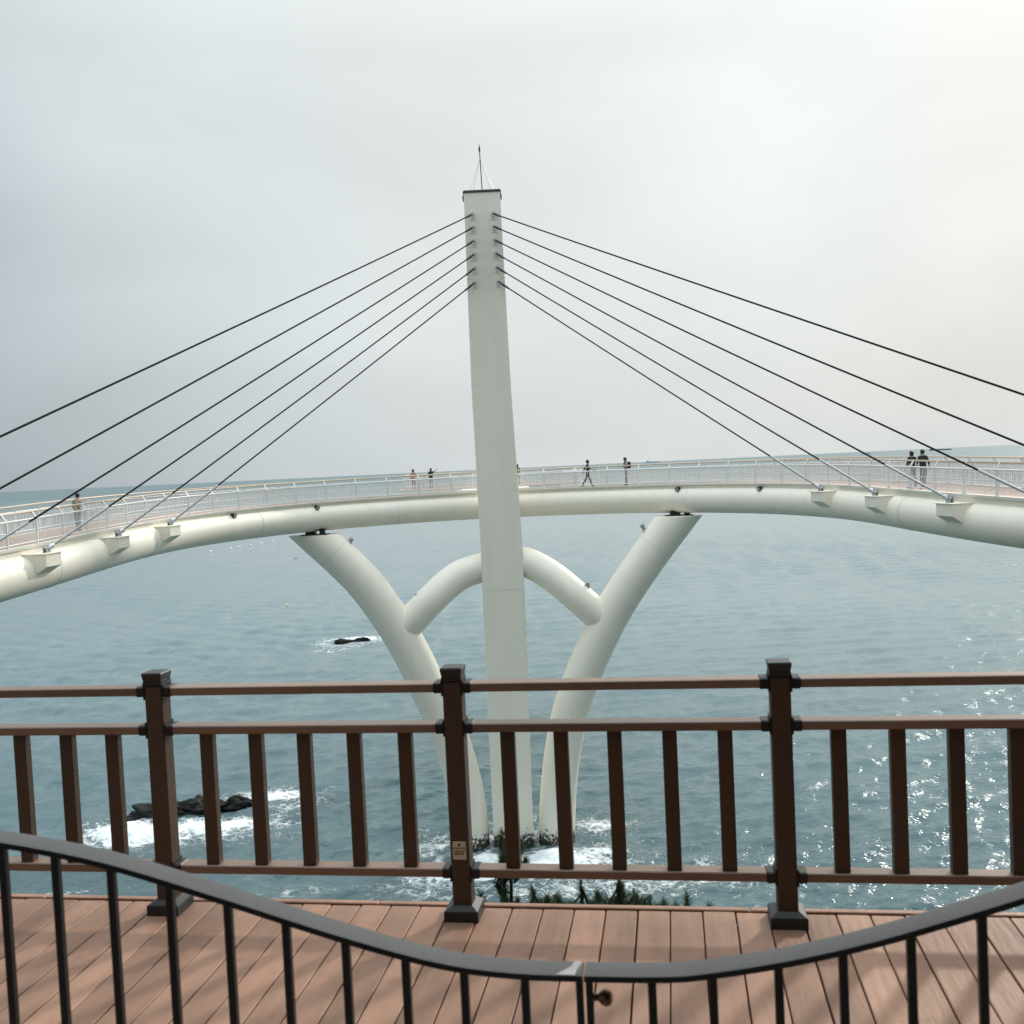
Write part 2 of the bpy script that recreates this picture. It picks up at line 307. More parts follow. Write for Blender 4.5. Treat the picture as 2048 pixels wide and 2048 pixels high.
# ------------------------------------------------------------------ hillside, landing, boardwalk ground
def build_hill():
    xs = np.arange(-90, 90.1, 1.2); ys = np.arange(-70, 50.1, 1.0); X, Y = np.meshgrid(xs, ys)
    y0 = 5.2 + 11.5 * sst(12, 18, np.abs(X))
    z = np.where(Y > y0, -4.2 - (.50 + 1.0 * sst(10, 16, np.abs(X))) * (Y - y0), -4.2 + 1.0 * sst(0, 4, y0 - Y))
    z = np.where(Y < -5.5, z + np.minimum(1.25 * (-5.5 - Y), 14 + .1 * (-5.5 - Y)), z)  # unseen slope behind the camera, raised and steepened to shade the fence fronts
    nzv = np.array([noise.fractal(Vector((a * .11, b * .11, 3.1)), 1, 2, 5) for a, b in zip(X.ravel(), Y.ravel())]).reshape(X.shape)
    z = z + nzv * (.5 + 1.1 * sst(-7, -16, Y) + .4 * sst(20, 40, Y)) - .5
    z = np.where((Y < 6) & (Y > -5.4), np.minimum(z, -2.4), z); z = np.maximum(z, -30)
    v = np.stack([X, Y, z + CZ], -1).reshape(-1, 3); nr, nc = X.shape
    f = [(i * nc + j, i * nc + j + 1, i * nc + nc + j + 1, i * nc + nc + j) for i in range(nr - 1) for j in range(nc - 1)]
    o = MB().add(v, f).build('hillside', soil, smooth=True); struct(o)
build_hill()
struct(MB().cbox((0, -2.35, CZ - 1.86), (14, 8.0, .24), .02).build('concrete_landing', conc))

# ------------------------------------------------------------------ bridge alignment
QX, QY, QA, QK, QLL, QLR, QKL, QKR = -0.30007, 62.16012, -0.01271, 0.06229, 25.65952, 25.05416, -0.00891, -0.01798
_S = np.arange(-62, 62.001, .1); sg = lambda t: 1 / (1 + np.exp(-t / 2.0))
_K = QK + (QKR - QK) * sg(_S - QLR) + (QKL - QK) * sg(-_S - QLL); _i0 = len(_S) // 2
_th = np.concatenate([[0], np.cumsum((_K[1:] + _K[:-1]) / 2 * .1)]); _th = QA - (_th - _th[_i0])
_x = np.concatenate([[0], np.cumsum((np.cos(_th)[1:] + np.cos(_th)[:-1]) / 2 * .1)]); _x += QX - _x[_i0]
_y = np.concatenate([[0], np.cumsum((np.sin(_th)[1:] + np.sin(_th)[:-1]) / 2 * .1)]); _y += QY - _y[_i0]
def decklevel(s): return CZ - .17 - 1.2 - .00042 * (s - 2.9) ** 2
def fr(s):
    # point on the inner deck edge, outward side vector, up
    th = float(np.interp(s, _S, _th)); return Vector((float(np.interp(s, _S, _x)), float(np.interp(s, _S, _y)), decklevel(s))), Vector((-math.sin(th), math.cos(th), 0)), Vector((0, 0, 1))
def along(s, off, dz): o, n, u = fr(s); return o + n * off + u * dz
def heading(s): return float(np.interp(s, _S, _th))
UP = Vector((0, 0, 1)); DW = 3.5            # deck width
SS = [x * .5 for x in range(-118, 119)]
FR = [fr(s) for s in SS]
bridge = thing('curved_footbridge', 'white curved footbridge deck on a round steel tube, arching across the sea', 'bridge', (QX, QY, 0))
def bpart(mb, name, m, parent=None, smooth=False):
    mb.v = [(a - QX, b - QY, c) for a, b, c in mb.v] if parent is None or parent is bridge else mb.v
    return mb.build(name, m, parent or bridge, smooth)
ring = [(.32 + .735 * math.cos(2 * math.pi * k / 36), -.90 + .735 * math.sin(2 * math.pi * k / 36)) for k in range(36)]
def tube_frame(s):
    o, n, u = fr(s); k = float(sst(22, 40, np.array(abs(s)))); return o + n * (.32 - .32 * (1 + .07 * k)) - u * (.07 * k), n * (1 + .07 * k), u * (1 + .03 * k)
bpart(MB().sweep([tube_frame(s) for s in SS], ring), 'tube_girder', paint, smooth=True)
bpart(MB().sweep(FR, [(.02, -.52), (.02, -.075), (.06, -.075), (.06, -.50)]), 'edge_web', paint)
bpart(MB().sweep(FR, [(-.06, -.075), (-.06, .02), (-.05, .03), (.16, .03), (.16, -.075)]), 'kerb', kerbm)
bpart(MB().sweep(FR, [(DW - .16, -.075), (DW - .16, .03), (DW + .06, .03), (DW + .06, -.075)]), 'kerb', kerbm)
bpart(MB().sweep(FR, [(.162, -.24), (.162, -.03), (DW - .162, -.03), (DW - .162, -.24)]), 'deck_slab', deckred)
bpart(MB().sweep(FR, [(.55, -.7), (.6, -.245), (DW + .02, -.10), (DW + .02, -.2)]), 'deck_soffit', paint)
for s in range(-54, 55, 9):                 # site welds of the tube
    rg = [(.32 + .745 * math.cos(2 * math.pi * k / 36), -.90 + .745 * math.sin(2 * math.pi * k / 36)) for k in range(36)]
    bpart(MB().sweep([tube_frame(s + 2.3), tube_frame(s + 2.34)], rg), 'weld_seam', weldm, smooth=True)

AN_L = [-52.1, -46.3, -40.3, -35.04, -29.12, -23.72]; AN_R = [48.9, 43.8, 39.0, 33.56, 27.72, 22.18]
def bracket(s):
    o, n, u = fr(s); t = n.cross(u).normalized(); h = .52
    prof = [(.12, -.30), (-.86, -.30), (-.86, -.74), (.12, -1.36)]        # (outward, up) seen from the end
    vs = [Vector(o) + t * e * h + n * a + u * b_ for e in (-1, 1) for k, (a, b_) in enumerate(prof)]
    mb = MB().add(vs, [(0, 1, 2, 3), (7, 6, 5, 4), (0, 4, 5, 1), (1, 5, 6, 2), (2, 6, 7, 3), (3, 7, 4, 0)])
    b = bpart(mb, 'anchor_bracket', paint)
    p = MB(); M = Matrix((t, n, u)).transposed()
    p.cbox(o + n * -.40 + u * -.285, (1.10, 1.00, .03), .004, M)
    q = bpart(p, 'top_plate', paint); 
    e = MB(); c = o + n * -.62 + u * -.14
    for k in (-.07, .07): e.box(c + t * 0 + n * k, (.26, .03, .30), M)
    bpart(e, 'ear_plate', steel)
    e = MB(); e.tube([c - n * .13, c + n * .13], .055, 12); bpart(e, 'anchor_pin', steel, smooth=True)
    return c
ANCH_L = [bracket(s) for s in AN_L]; ANCH_R = [bracket(s) for s in AN_R]

# ------------------------------------------------------------------ pylon
PX, PYC = -.77, 60.42
pyl = thing('bridge_pylon', 'tall slender cream rectangular pylon rising from the sea to the lightning rod', 'pylon', (PX, PYC, 0))
PZ = [(-3, 2.34, 1.62, -.02), (3, 2.38, 1.62, -.02), (10, 2.46, 1.64, .03), (17.8, 2.45, 1.62, .07), (27.3, 2.29, 1.56, -.10), (38.22, 2.10, 1.5, -.105)]
def shaft(z): return [float(np.interp(z, [p[0] for p in PZ], [p[k] for p in PZ])) for k in (1, 2, 3)]
zs = [-3, 3, 10, 17.8, 27.3, 38.22]
mb = MB(); ch = .03
rings = []
for z in zs:
    w_, d_, x_ = shaft(z); X, Y = w_ / 2, d_ / 2
    rings.append([(x_ + a, b_, z) for a, b_ in ((-X + ch, -Y), (X - ch, -Y), (X, -Y + ch), (X, Y - ch), (X - ch, Y), (-X + ch, Y), (-X, Y - ch), (-X, -Y + ch))])
vs = [v for r_ in rings for v in r_]; fs = [tuple(range(7, -1, -1)), tuple(range(len(vs) - 8, len(vs)))]
for i in range(len(rings) - 1):
    for k in range(8): fs.append((i * 8 + k, i * 8 + (k + 1) % 8, i * 8 + 8 + (k + 1) % 8, i * 8 + 8 + k))
mb.add(vs, fs).build('shaft', paint, pyl)
for z in (9.6, 15.2, 21.0, 27.2, 33.3):
    w_, d_, x_ = shaft(z); MB().box((x_, 0, z), (w_ + .012, d_ + .012, .035)).build('weld_seam', weldm, pyl)
w_, d_, x_ = shaft(38.22)
MB().cbox((x_, 0, 38.26), (w_ + .1, d_ + .1, .08), .01).box((x_, 0, 38.33), (w_ + .02, d_ + .02, .06)).build('cap_plate', dark, pyl)
for e in (-1, 1): MB().box((x_ + e * (w_ / 2 + .05), -.3, 38.02), (.07, .5, .22)).build('cap_bracket', dark, pyl)
rod = MB().tube([(x_ + .02, .1, 38.3), (x_ - .03, .1, 41.0)], .028, 8).build('lightning_rod', dark, pyl)
MB().lathe([(.02, 0), (.055, .05), (.055, .28), (.02, .36), (.008, .5)], (x_ - .03, .1, 40.75), 8).build('rod_tip', dark, rod)
for a, b_ in ((-.72, -.4), (.72, -.4), (-.6, .55), (.6, .55)): MB().tube([(x_ + a, b_, 38.34), (x_ - .02, .1, 40.4)], .009, 5).build('guy_wire', steel, pyl)

# stay cables and their pylon anchors
ZA = [36.91, 36.17, 35.40, 34.63, 33.83, 33.02]
XL = [-1.50, -1.50, -1.50, -1.51, -1.52, -1.55]; XR = [-.27, -.25, -.24, -.21, -.18, -.14]
ORD = ['topmost', 'second from the top', 'third from the top', 'third from the bottom', 'second from the bottom', 'lowest']
for side, AX, AN in (('left', XL, ANCH_L), ('right', XR, ANCH_R)):
    for i in range(6):
        yf = PYC - shaft(ZA[i])[1] / 2; e = -1 if side == 'left' else 1
        base = Vector((AX[i] - e * .04, yf, ZA[i])); A = Vector((AX[i], yf - .30, ZA[i] - .02)); B = AN[i]; d = (B - A).normalized()
        pl = MB().box((base.x - PX, yf - PYC - .012, base.z), (.30, .03, .52)).build('anchor_plate', paint, pyl)
        MB().box((base.x - PX, yf - PYC - .2, base.z), (.035, .36, .34)).build('anchor_lug', steel, pyl)
        cab = thing('stay_cable', f'black stay cable on the {side} of the pylon, {ORD[i]} of the six', 'cable', A, 0, 'stay cables fanning from the pylon')
        Ln = (B - A).length; sag = .0010 * Ln
        P = lambda u: A + (B - A) * u - UP * (4 * sag * u * (1 - u)) - A
        u0, u1 = .75 / Ln, 1 - 2.9 / Ln; u2 = 1 - .32 / Ln
        MB().tube([P(u0 + (u1 - u0) * k / 20) for k in range(21)], .036, 8).build('sheath', cableblack, cab, True)
        MB().tube([P(0), P(.22 / Ln), P(.26 / Ln), P(u0), P(u0 + .12 / Ln)], [.045, .045, .07, .06, .04], 10).build('upper_socket', dark, cab, True)
        MB().tube([P(u1 - .05 / Ln), P(u1 + .1 / Ln), P(u2)], [.042, .048, .048], 12).build('steel_sleeve', sleevem, cab, True)
        MB().tube([P(u2), P(u2 + .06 / Ln), P(1 + .05 / Ln)], [.055, .10, .10], 12).build('fork_socket', steel, cab, True)
        MB().tube([Vector((-.10, 0, 0)), Vector((.10, 0, 0))], .05, 8).build('upper_pin', dark, cab, True)

# ------------------------------------------------------------------ Y shaped support below the deck
def curve(pts, n=40):
    P = [Vector(p) for p in pts]; P = [P[0] * 2 - P[1]] + P + [P[-1] * 2 - P[-2]]; o = []
    for i in range(1, len(P) - 2):
        for k in range(n):
            t = k / n; a, b, c, d = P[i - 1:i + 3]
            o.append(.5 * ((2 * b) + (c - a) * t + (2 * a - 5 * b + 4 * c - d) * t * t + (3 * b - a - 3 * c + d) * t ** 3))
    return o + [P[-2]]
LL = [(-13.2, -1.7), (-11.60, -3.36), (-10.12, -4.86), (-8.75, -6.42), (-7.42, -8.45), (-6.38, -10.4), (-5.5, -12.45), (-4.76, -14.3), (-4.14, -16.1), (-3.62, -18.3), (-3.36, -20.2), (-3.30, -22.3), (-3.30, -25)]
LR = [(11.4, -1.2), (9.72, -3.25), (7.86, -5.55), (6.0, -8.1), (4.62, -10.5), (3.62, -12.6), (2.86, -14.6), (2.30, -17.0), (1.92, -19.7), (1.76, -22.3), (1.74, -25)]
sup = thing('support_legs', 'pair of cream curved tubular legs splayed in a Y with arch braces, standing in foam', 'bridge support', (PX, PYC, 0))
def ly(z): return float(np.interp(z, [-25, -22, -3], [60.3, 60.25, 58.75]))
def legpts(P): return [(x * ly(z) / 59.8 - PX, ly(z) - PYC, z * ly(z) / 59.8 + CZ) for x, z in P]
for P, top in ((LL, CZ - 3.30), (LR, CZ - 3.19)):
    mb = MB().tube(curve(legpts(P), 8), 1.07, 40)
    me = mb.mesh('leg', paint, False); b = bmesh.new(); b.from_mesh(me)
    g = b.verts[:] + b.edges[:] + b.faces[:]
    r_ = bmesh.ops.bisect_plane(b, geom=g, plane_co=(0, 0, top), plane_no=(0, 0, 1), clear_outer=True)
    bmesh.ops.contextual_create(b, geom=[e for e in r_['geom_cut'] if isinstance(e, bmesh.types.BMEdge)])
    bmesh.ops.recalc_face_normals(b, faces=b.faces); b.to_mesh(me); b.free(); me.shade_smooth(); me.set_sharp_from_angle(angle=R(50))
    lg = put('leg', me, sup)
    for k in range(14, 80, 22):
        cp = curve(legpts(P), 8); p, q_ = cp[k], cp[k + 1]; d = (q_ - p).normalized()
        MB().tube([p, p + d * .04], 1.076, 40).build('weld_seam', weldm, sup, True)
for br in ([(-6.75, -9.15), (-5.95, -8.42), (-5.0, -7.5), (-4.05, -6.68), (-3.2, -6.15), (-2.3, -5.88), (-1.5, -5.72)], [(.0, -5.50), (.7, -5.62), (1.45, -5.98), (2.3, -6.55), (3.3, -7.42), (4.2, -8.28), (5.0, -9.05)]):
    MB().tube(curve([(x - PX, 60.55 - PYC - 1.35 * float(sst(.8, 5.0, np.array(abs(x - PX)))), z + CZ) for x, z in br], 8), .88, 36).build('arch_brace', paint, sup, True)
for s, top in ((-11.76, CZ - 3.30), (10.48, CZ - 3.19)):
    bt = along(s, .32, -1.56); mb = MB(); h = bt.z - top + .08
    mb.box((bt.x - PX - .22, bt.y - PYC, top + h / 2 - .02), (.55, .6, h)); mb.box((bt.x - PX + .45, bt.y - PYC - .1, top + h / 2 - .02), (.28, .4, h)); mb.box((bt.x - PX, bt.y - PYC, top + .03), (1.5, .9, .05))
    mb.build('bearing', blackp, sup)

# ------------------------------------------------------------------ viewing platform behind the pylon
VC = Vector((-1.5, 84.2, decklevel(0) - .02)); VR = 7.6
vp = thing('viewing_platform', 'round white viewing platform over the sea behind the pylon', 'platform', (VC.x, VC.y, 0))
MB().lathe([(VR - .3, -.5), (VR, -.3), (VR, .03), (VR - .2, .03), (VR - .2, -.03)], (0, 0, VC.z), 56).build('platform_slab', kerbm, vp)
MB().lathe([(VR - .21, -.02), (VR - .21, .012)], (0, 0, VC.z), 56).build('paving', deckred, vp)
MB().lathe([(1.0, -VC.z - 3), (.85, -10), (.85, -2.0), (2.6, -.75), (VR - .4, -.5)], (.62, 0, VC.z), 32).build('column', paint, vp, True)
MB().box((0.3, -12.2, VC.z - .15), (5.0, 12.0, .26)).build('link_walkway', kerbm, vp)

# ------------------------------------------------------------------ bridge railings
def post_mesh():
    # leans over the walkway (+y) at the top
    mb = MB(); pr = [(-.03, -.035), (.03, -.035), (.03, .035), (-.03, .035)]
    pts = [(0, 0), (0, .93), (.17, 1.17)]; dirs = [(0, 1), (.3, .95), (.58, .82)]
    F = [(Vector((0, y, z)), Vector((1, 0, 0)), Vector((0, d[1], -d[0]))) for (y, z), d in zip(pts, dirs)]
    mb.sweep(F, pr); mb.box((0, 0, .012), (.14, .14, .024)); return mb.mesh('post', railwhite)
POST = post_mesh()
POST_OUT = POST.copy(); POST_OUT.transform(Matrix.Scale(-1, 4, (0, 1, 0)));
b = bmesh.new(); b.from_mesh(POST_OUT); bmesh.ops.recalc_face_normals(b, faces=b.faces); b.to_mesh(POST_OUT); b.free()
def railing(label, F, ps, sgn, mid=True, bal=.115):
    """F(s) -> (origin, outward, up); ps: positions of the posts; sgn: +1 handrail leans outward (walkway lies that way)"""
    o0 = F((ps[0] + ps[-1]) / 2)[0]; t = thing('bridge_railing', label, 'railing', o0)
    for s in ps:
        o, n, u = F(s); put('post', POST if sgn > 0 else POST_OUT, t, o + u * .03 - o0, math.atan2(-n.x, n.y))
    a, b = ps[0], ps[-1]; m = max(2, int((b - a) / .5)); fr_ = [F(a + (b - a) * k / m) for k in range(m + 1)]
    def run(off, z, r_, name, m_): MB().tube([o + n * off * sgn + u * z - o0 for o, n, u in fr_], r_, 8).build(name, m_, t, True)
    run(.17, 1.20, .036, 'handrail', tan); run(0, .95, .032, 'top_rail', railwhite); run(0, .13, .022, 'bottom_rail', railwhite)
    if mid: run(0, .56, .017, 'middle_rail', railwhite)
    mb = MB()
    for k in range(int((b - a) / bal)):
        o, n, u = F(a + (k + .5) * bal); M = Matrix.Rotation(math.atan2(-n.x, n.y), 3, 'Z'); mb.box(o + u * .54 - o0, (.021, .021, .80), M)
    bl = mb.build('baluster_infill', railwhite, t); stuff(bl)
    return t
def F_in(s): o, n, u = fr(s); return o + n * .05, n, u
def F_out(s): o, n, u = fr(s); return o + n * (DW - .05), n, u
d = 1.94231
railing('white railing on the near edge of the bridge, left of the pylon', F_in, [-3.327 - d * k for k in range(27, -1, -1)] + [-1.75], 1)
railing('white railing on the near edge of the bridge, right of the pylon', F_in, [.35] + [2.327 + d * k for k in range(28)], 1)
railing('white railing on the seaward edge of the bridge, left of the pylon', F_out, [-2.4 - d * k for k in range(28, -1, -1)], -1)
railing('white railing on the seaward edge of the bridge, right of the pylon', F_out, [2.9 + d * k for k in range(27)], -1)
def F_plat(s):
    th = -s / VR; n = Vector((math.cos(th), math.sin(th), 0)); return VC + n * (VR - .15) + UP * 0, n, UP
railing('white railing around the round viewing platform, behind the pylon', F_plat, [x * 1.9 for x in range(-12, 9)] , -1, bal=.14)

# ------------------------------------------------------------------ lamps on the bridge
def floodlight(p, aim, label, m, sc=1.0):
    t = thing('floodlight', label, 'lamp', p); M = Vector(aim).normalized().to_track_quat('Z', 'Y').to_matrix()
    MB().lathe([(.06 * sc, -.14 * sc), (.10 * sc, -.10 * sc), (.12 * sc, .10 * sc), (.135 * sc, .13 * sc)], (0, 0, 0), 12, M).build('housing', m, t, True)
    MB().lathe([(.10 * sc, .131 * sc), (.10 * sc, .139 * sc)], (0, 0, 0), 12, M).build('lens', steel, t)
    MB().box((0, 0, -.12 * sc), (.05 * sc, .16 * sc, .22 * sc)).build('bracket', m, t)
    return t
for s, lb in ((-17.62, 'small black floodlight on the tube, left of the left bearing'), (-11.84, 'small black floodlight under the deck edge above the left bearing'), (10.76, 'small black floodlight under the deck edge above the right bearing'), (16.42, 'small black floodlight on the tube near the right cable bracket')):
    o, n, u = fr(s); p = o - n * .16 - u * .24; floodlight(p, -n - UP * .3, lb, blackp)
for (x, z), aim, lb in (((-9.50, -3.80), (.5, 0, .9), 'grey floodlight near the top of the left leg'), ((-5.80, -7.28), (.3, 0, .9), 'grey floodlight on the left arch brace'), ((4.26, -7.08), (-.3, 0, .9), 'grey floodlight on the right arch brace'), ((7.62, -3.80), (-.5, 0, .9), 'grey floodlight near the top of the right leg')):
    k = ly(z) / 59.8; floodlight((x * k, ly(z), z * k + CZ), aim, lb, steel, 1.15)

# ------------------------------------------------------------------ boardwalk and brown fence
FO = Vector((-.285, 4.35, CZ - 1.92)); FA = -math.atan(.1543)
bw = put('boardwalk', MB().box((0, -1.55, -.17), (13, 3.2, .25)).mesh('boardwalk', joistm), None, FO, FA); struct(bw)
pp = MB().cbox((0, 0, 0), (.131, 3.18, .026), .003).mesh('plank', plankm)
for k in range(-44, 50):
    o = put('plank', pp, bw, (.673 + .1365 * k + random.uniform(-.0008, .0008), -1.51 + random.uniform(-.004, .004), -.013 + random.uniform(-.0015, .0005)))
ep = MB().cbox((0, 0, 0), (1.62, .036, .06), .004).mesh('edge_board', plankm)
for k in range(-4, 4): put('edge_board', ep, bw, (.4 + 1.624 * k, .103, -.024))
fence = thing('boardwalk_fence', 'brown composite fence with dark post caps along the edge of the wooden deck', 'fence', FO, FA)
PW, PD, SP = .082, .086, 1.3575
pm = MB().cbox((0, 0, .515), (PW, PD, 1.03), .006).mesh('post', wpc)
cap = MB(); cap.box((0, 0, 1.038), (.088, .092, .016)); cap.add([(sx * a, sy * (a + .002), z) for z, a in ((1.046, .0415), (1.076, .0465), (1.080, .0475), (1.086, .044)) for sx, sy in ((-1, -1), (1, -1), (1, 1), (-1, 1))], [(3, 2, 1, 0)] + [(i * 4 + k, i * 4 + (k + 1) % 4, i * 4 + 4 + (k + 1) % 4, i * 4 + 4 + k) for i in range(3) for k in range(4)] + [(12, 13, 14, 15)])
capm = cap.mesh('post_cap', dark)
sh = MB(); sh.add([(sx * a, sy * (a + .002), z) for z, a in ((0, .074), (.040, .074), (.046, .071), (.062, .0435)) for sx, sy in ((-1, -1), (1, -1), (1, 1), (-1, 1))], [(3, 2, 1, 0)] + [(i * 4 + k, i * 4 + (k + 1) % 4, i * 4 + 4 + (k + 1) % 4, i * 4 + 4 + k) for i in range(3) for k in range(4)] + [(12, 13, 14, 15)])
shm = sh.mesh('base_shoe', dark)
MX = Matrix.Rotation(R(90), 3, 'Y')
RL = SP - PW
rm = MB().cbox((0, 0, 0), (.038, .076, RL - .03), .004, MX).mesh('rail', wpch)
bk = MB(); bk.cbox((-.006, 0, 0), (.046, .084, .038), .005, MX); bk.box((-.026, 0, 0), (.006, .084, .070)); bkm = bk.mesh('rail_bracket', blackp)
bkm2 = bkm.copy(); bkm2.transform(Matrix.Rotation(math.pi, 4, 'Z'))
bal = MB().cbox((0, 0, 0), (.060, .046, .608), .004).mesh('baluster', wpc)
for i in range(-3, 4):
    x = i * SP
    p = put('post', pm, fence, (x, 0, 0)); put('post_cap', capm, p); put('base_shoe', shm, p)
    if i < 3:
        for z in (1.0, .826, .198):
            r_ = put('rail', rm, fence, (x + SP / 2, 0, z)); put('rail_bracket', bkm, r_, (-RL / 2 + .029, 0, 0)); put('rail_bracket', bkm2, r_, (RL / 2 - .029, 0, 0))
        for k in range(1, 6): put('baluster', bal, fence, (x + SP * k / 6 + random.uniform(-.002, .002), random.uniform(-.001, .001), .512))
# small notice on the middle post
def notice():
    lab = mat('cream label', (.62, .58, .42), .6); ink = mat('label ink', (.06, .05, .035), .6); warn = mat('label band', (.30, .27, .18), .6)
    t = thing('notice_plate', 'small cream notice plate low on the middle fence post', 'sign', FO + Matrix.Rotation(FA, 3, 'Z') @ Vector((0, -.0445, .30)), FA)
    MB().cbox((0, 0, 0), (.058, .003, .078), .001).build('plate', lab, t)
    MB().add([(-.008, -.0022, .020), (.008, -.0022, .020), (0, -.0022, .034)], [(0, 1, 2)]).build('warning_triangle', ink, t)
    MB().box((0, -.0019, .011), (.054, .0012, .008)).build('band', warn, t)
    mb = MB()
    for z in (-.004, -.014):
        for x in (-.019, -.011, -.003, .007, .015): mb.box((x, -.0019, z), (.006, .0012, .0055))
    mb.build('lettering', ink, t)
notice()

# ------------------------------------------------------------------ black gate close to the camera
GM, GC = -.143737, 1.905626
GP = [(-1.62, -.66), (-1.35, -.672), (-1.0742, -.7043), (-.8423, -.746), (-.5995, -.8154), (-.3652, -.8867), (-.1778, -.9342), (-.0388, -.9506), (.0979, -.9530), (.2321, -.9515), (.3086, -.9450), (.4598, -.9173), (.6069, -.8798), (.7516, -.8332), (.8645, -.7944), (1.1, -.71), (1.4, -.66), (1.62, -.65)]
gx = [p[0] for p in GP]; 
def gz(x): return float(np.interp(x, gxs, gzs))
cv = curve([(x, 0, z) for x, z in GP], 8); gxs = [p.x for p in cv]; gzs = [p.z for p in cv]
gn = Vector((-GM, 1, 0)).normalized(); gt = Vector((1, GM, 0)).normalized()
def gpt(x, dz=0): return Vector((x, GC + GM * x, CZ + gz(x) + dz))
BXL = [-1.53, -1.414, -1.30, -1.186, -1.07, -.956, -.838, -.717, -.598, -.481, -.363, -.246, -.133, -.017]; BXR = [.22, .331, .449, .563, .681, .802, .922, 1.04, 1.158, 1.276, 1.394, 1.512]
gbot = CZ - 1.70
def gate(side, x0, x1, bxs, label):
    base = gpt((x0 + x1) / 2); base.z = CZ - 1.74
    t = thing('gate_leaf', label, 'gate', base)
    n = 40; fr_ = []
    for k in range(n + 1):
        x = x0 + (x1 - x0) * k / n; p = gpt(x); tt = (gpt(x + .01) - gpt(x - .01)).normalized(); up = gn.cross(tt); up = up if up.z > 0 else -up
        fr_.append((p - base, gn, up))
    h = .031
    MB().sweep(fr_, [(-h, -.006), (-h + .003, .004), (-h + .009, .0055), (h - .009, .0055), (h - .003, .004), (h, -.006)]).build('top_rail', gatem, t, True)
    def bar(x, ww, name, top=-.004, m_=blackp):
        p = gpt(x, top); h_ = p.z - gbot; M = Matrix.Rotation(math.atan2(gt.y, gt.x), 3, 'Z')
        return MB().cbox(Vector((p.x, p.y, gbot + h_ / 2)) - base, (ww, ww, h_), .002, M).build(name, m_, t)
    for x in bxs: bar(x, .0158, 'baluster')
    M = Matrix.Rotation(math.atan2(gt.y, gt.x), 3, 'Z'); mid = (x0 + x1) / 2
    MB().cbox(Vector((mid, GC + GM * mid, gbot + .05)) - base, (abs(x1 - x0) - .01, .03, .03), .003, M).build('bottom_rail', blackp, t)
    bar(x1 - .0075 if side < 0 else x0 + .0075, .0135, 'meeting_stile')
    bar(x0 + .02 if side < 0 else x1 - .02, .045, 'hinge_stile')
    return t, base
gl, gbase = gate(-1, -1.60, .0930, BXL, 'black steel gate leaf with a sweeping curved top, left of the meeting stiles')
gr, gb2 = gate(1, .0965, 1.60, BXR, 'black steel gate leaf with a latch knob, right of the meeting stiles')
c = gpt(.116, -.050); Mk = gt.to_track_quat('Z', 'Y').to_matrix()
brass = mat('worn brown knob', (.20, .10, .06), .3, .3)
MB().lathe([(.006, -.016), (.007, .004), (.013, .010), (.0165, .018), (.014, .027), (.006, .031)], c - gb2, 14, Mk).build('latch_knob', brass, gr, True)
glarem = mat('glare highlight metal', (.45, .45, .44), .34, .85, var=.2, scale=60)  # sun glare at the rail joint, painted as a bright metal patch
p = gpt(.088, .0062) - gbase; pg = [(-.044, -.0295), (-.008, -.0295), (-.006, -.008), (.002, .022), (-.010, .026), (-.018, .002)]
MB().add([p + gt * a + gn * b_ + UP * z for z in (-.002, .0006) for a, b_ in pg], [tuple(range(6)), tuple(range(11, 5, -1))] + [(k, (k + 1) % 6, 6 + (k + 1) % 6, 6 + k) for k in range(6)]).build('glare_patch', glarem, gl)

# added out of view: dark wall and roof keeping the fence fronts in shade
tb = struct(MB().cbox((0, -1.9, CZ - .04), (18, .3, 3.4), .02).build('shade_wall', mat('dark shade wall', (.035, .028, .022), .8, var=.3)))
struct(MB().cbox((0, .3, CZ + 1.78), (18.6, 5.0, .22), .02).build('shade_roof', mat('dark shade roof', (.03, .025, .02), .85, var=.3)))

# ------------------------------------------------------------------ rocks
def rock(label, c, size, seed, parts):
    me = bpy.data.meshes.new('rock'); b = bmesh.new()
    for (ox, oy, rx, ry, rz, yaw) in parts:
        g = bmesh.ops.create_icosphere(b, subdivisions=5, radius=1); 
        Mr = Matrix.Rotation(yaw, 3, 'Z')
        for v in g['verts']:
            n = v.co.normalized(); q_ = n * 1.6 + Vector((seed + ox, oy, 0)); f = 1 + .42 * noise.fractal(q_, 1, 2, 6) + .16 * (abs(noise.noise(q_ * 3.1)) - .3)
            p_ = Vector((n.x * rx, n.y * ry, n.z * rz)) * f; v.co = Mr @ p_ + Vector((ox, oy, 0))
    b.to_mesh(me); b.free(); me.materials.append(rockm); me.shade_smooth()
    return tag(put('sea_rock', me, None, c), label, 'rock', 'rocks awash in the sea')
rock('large jagged black rock awash in white foam, seen through the left fence', (-22.3, 68.0, -.1), 1, 4.2, [(-2.1, .1, 2.3, 1.3, 1.0, .12), (.2, .5, 1.9, 1.1, .95, .3), (2.5, 1.0, 1.8, .7, .7, .15)])
rock('low black rock in a patch of foam farther out, left of the legs', (-22.4, 137.2, -.12), 1, 9.7, [(-1.1, -.5, 1.3, .6, .55, .2), (1.1, .6, 1.3, .45, .5, .35)])

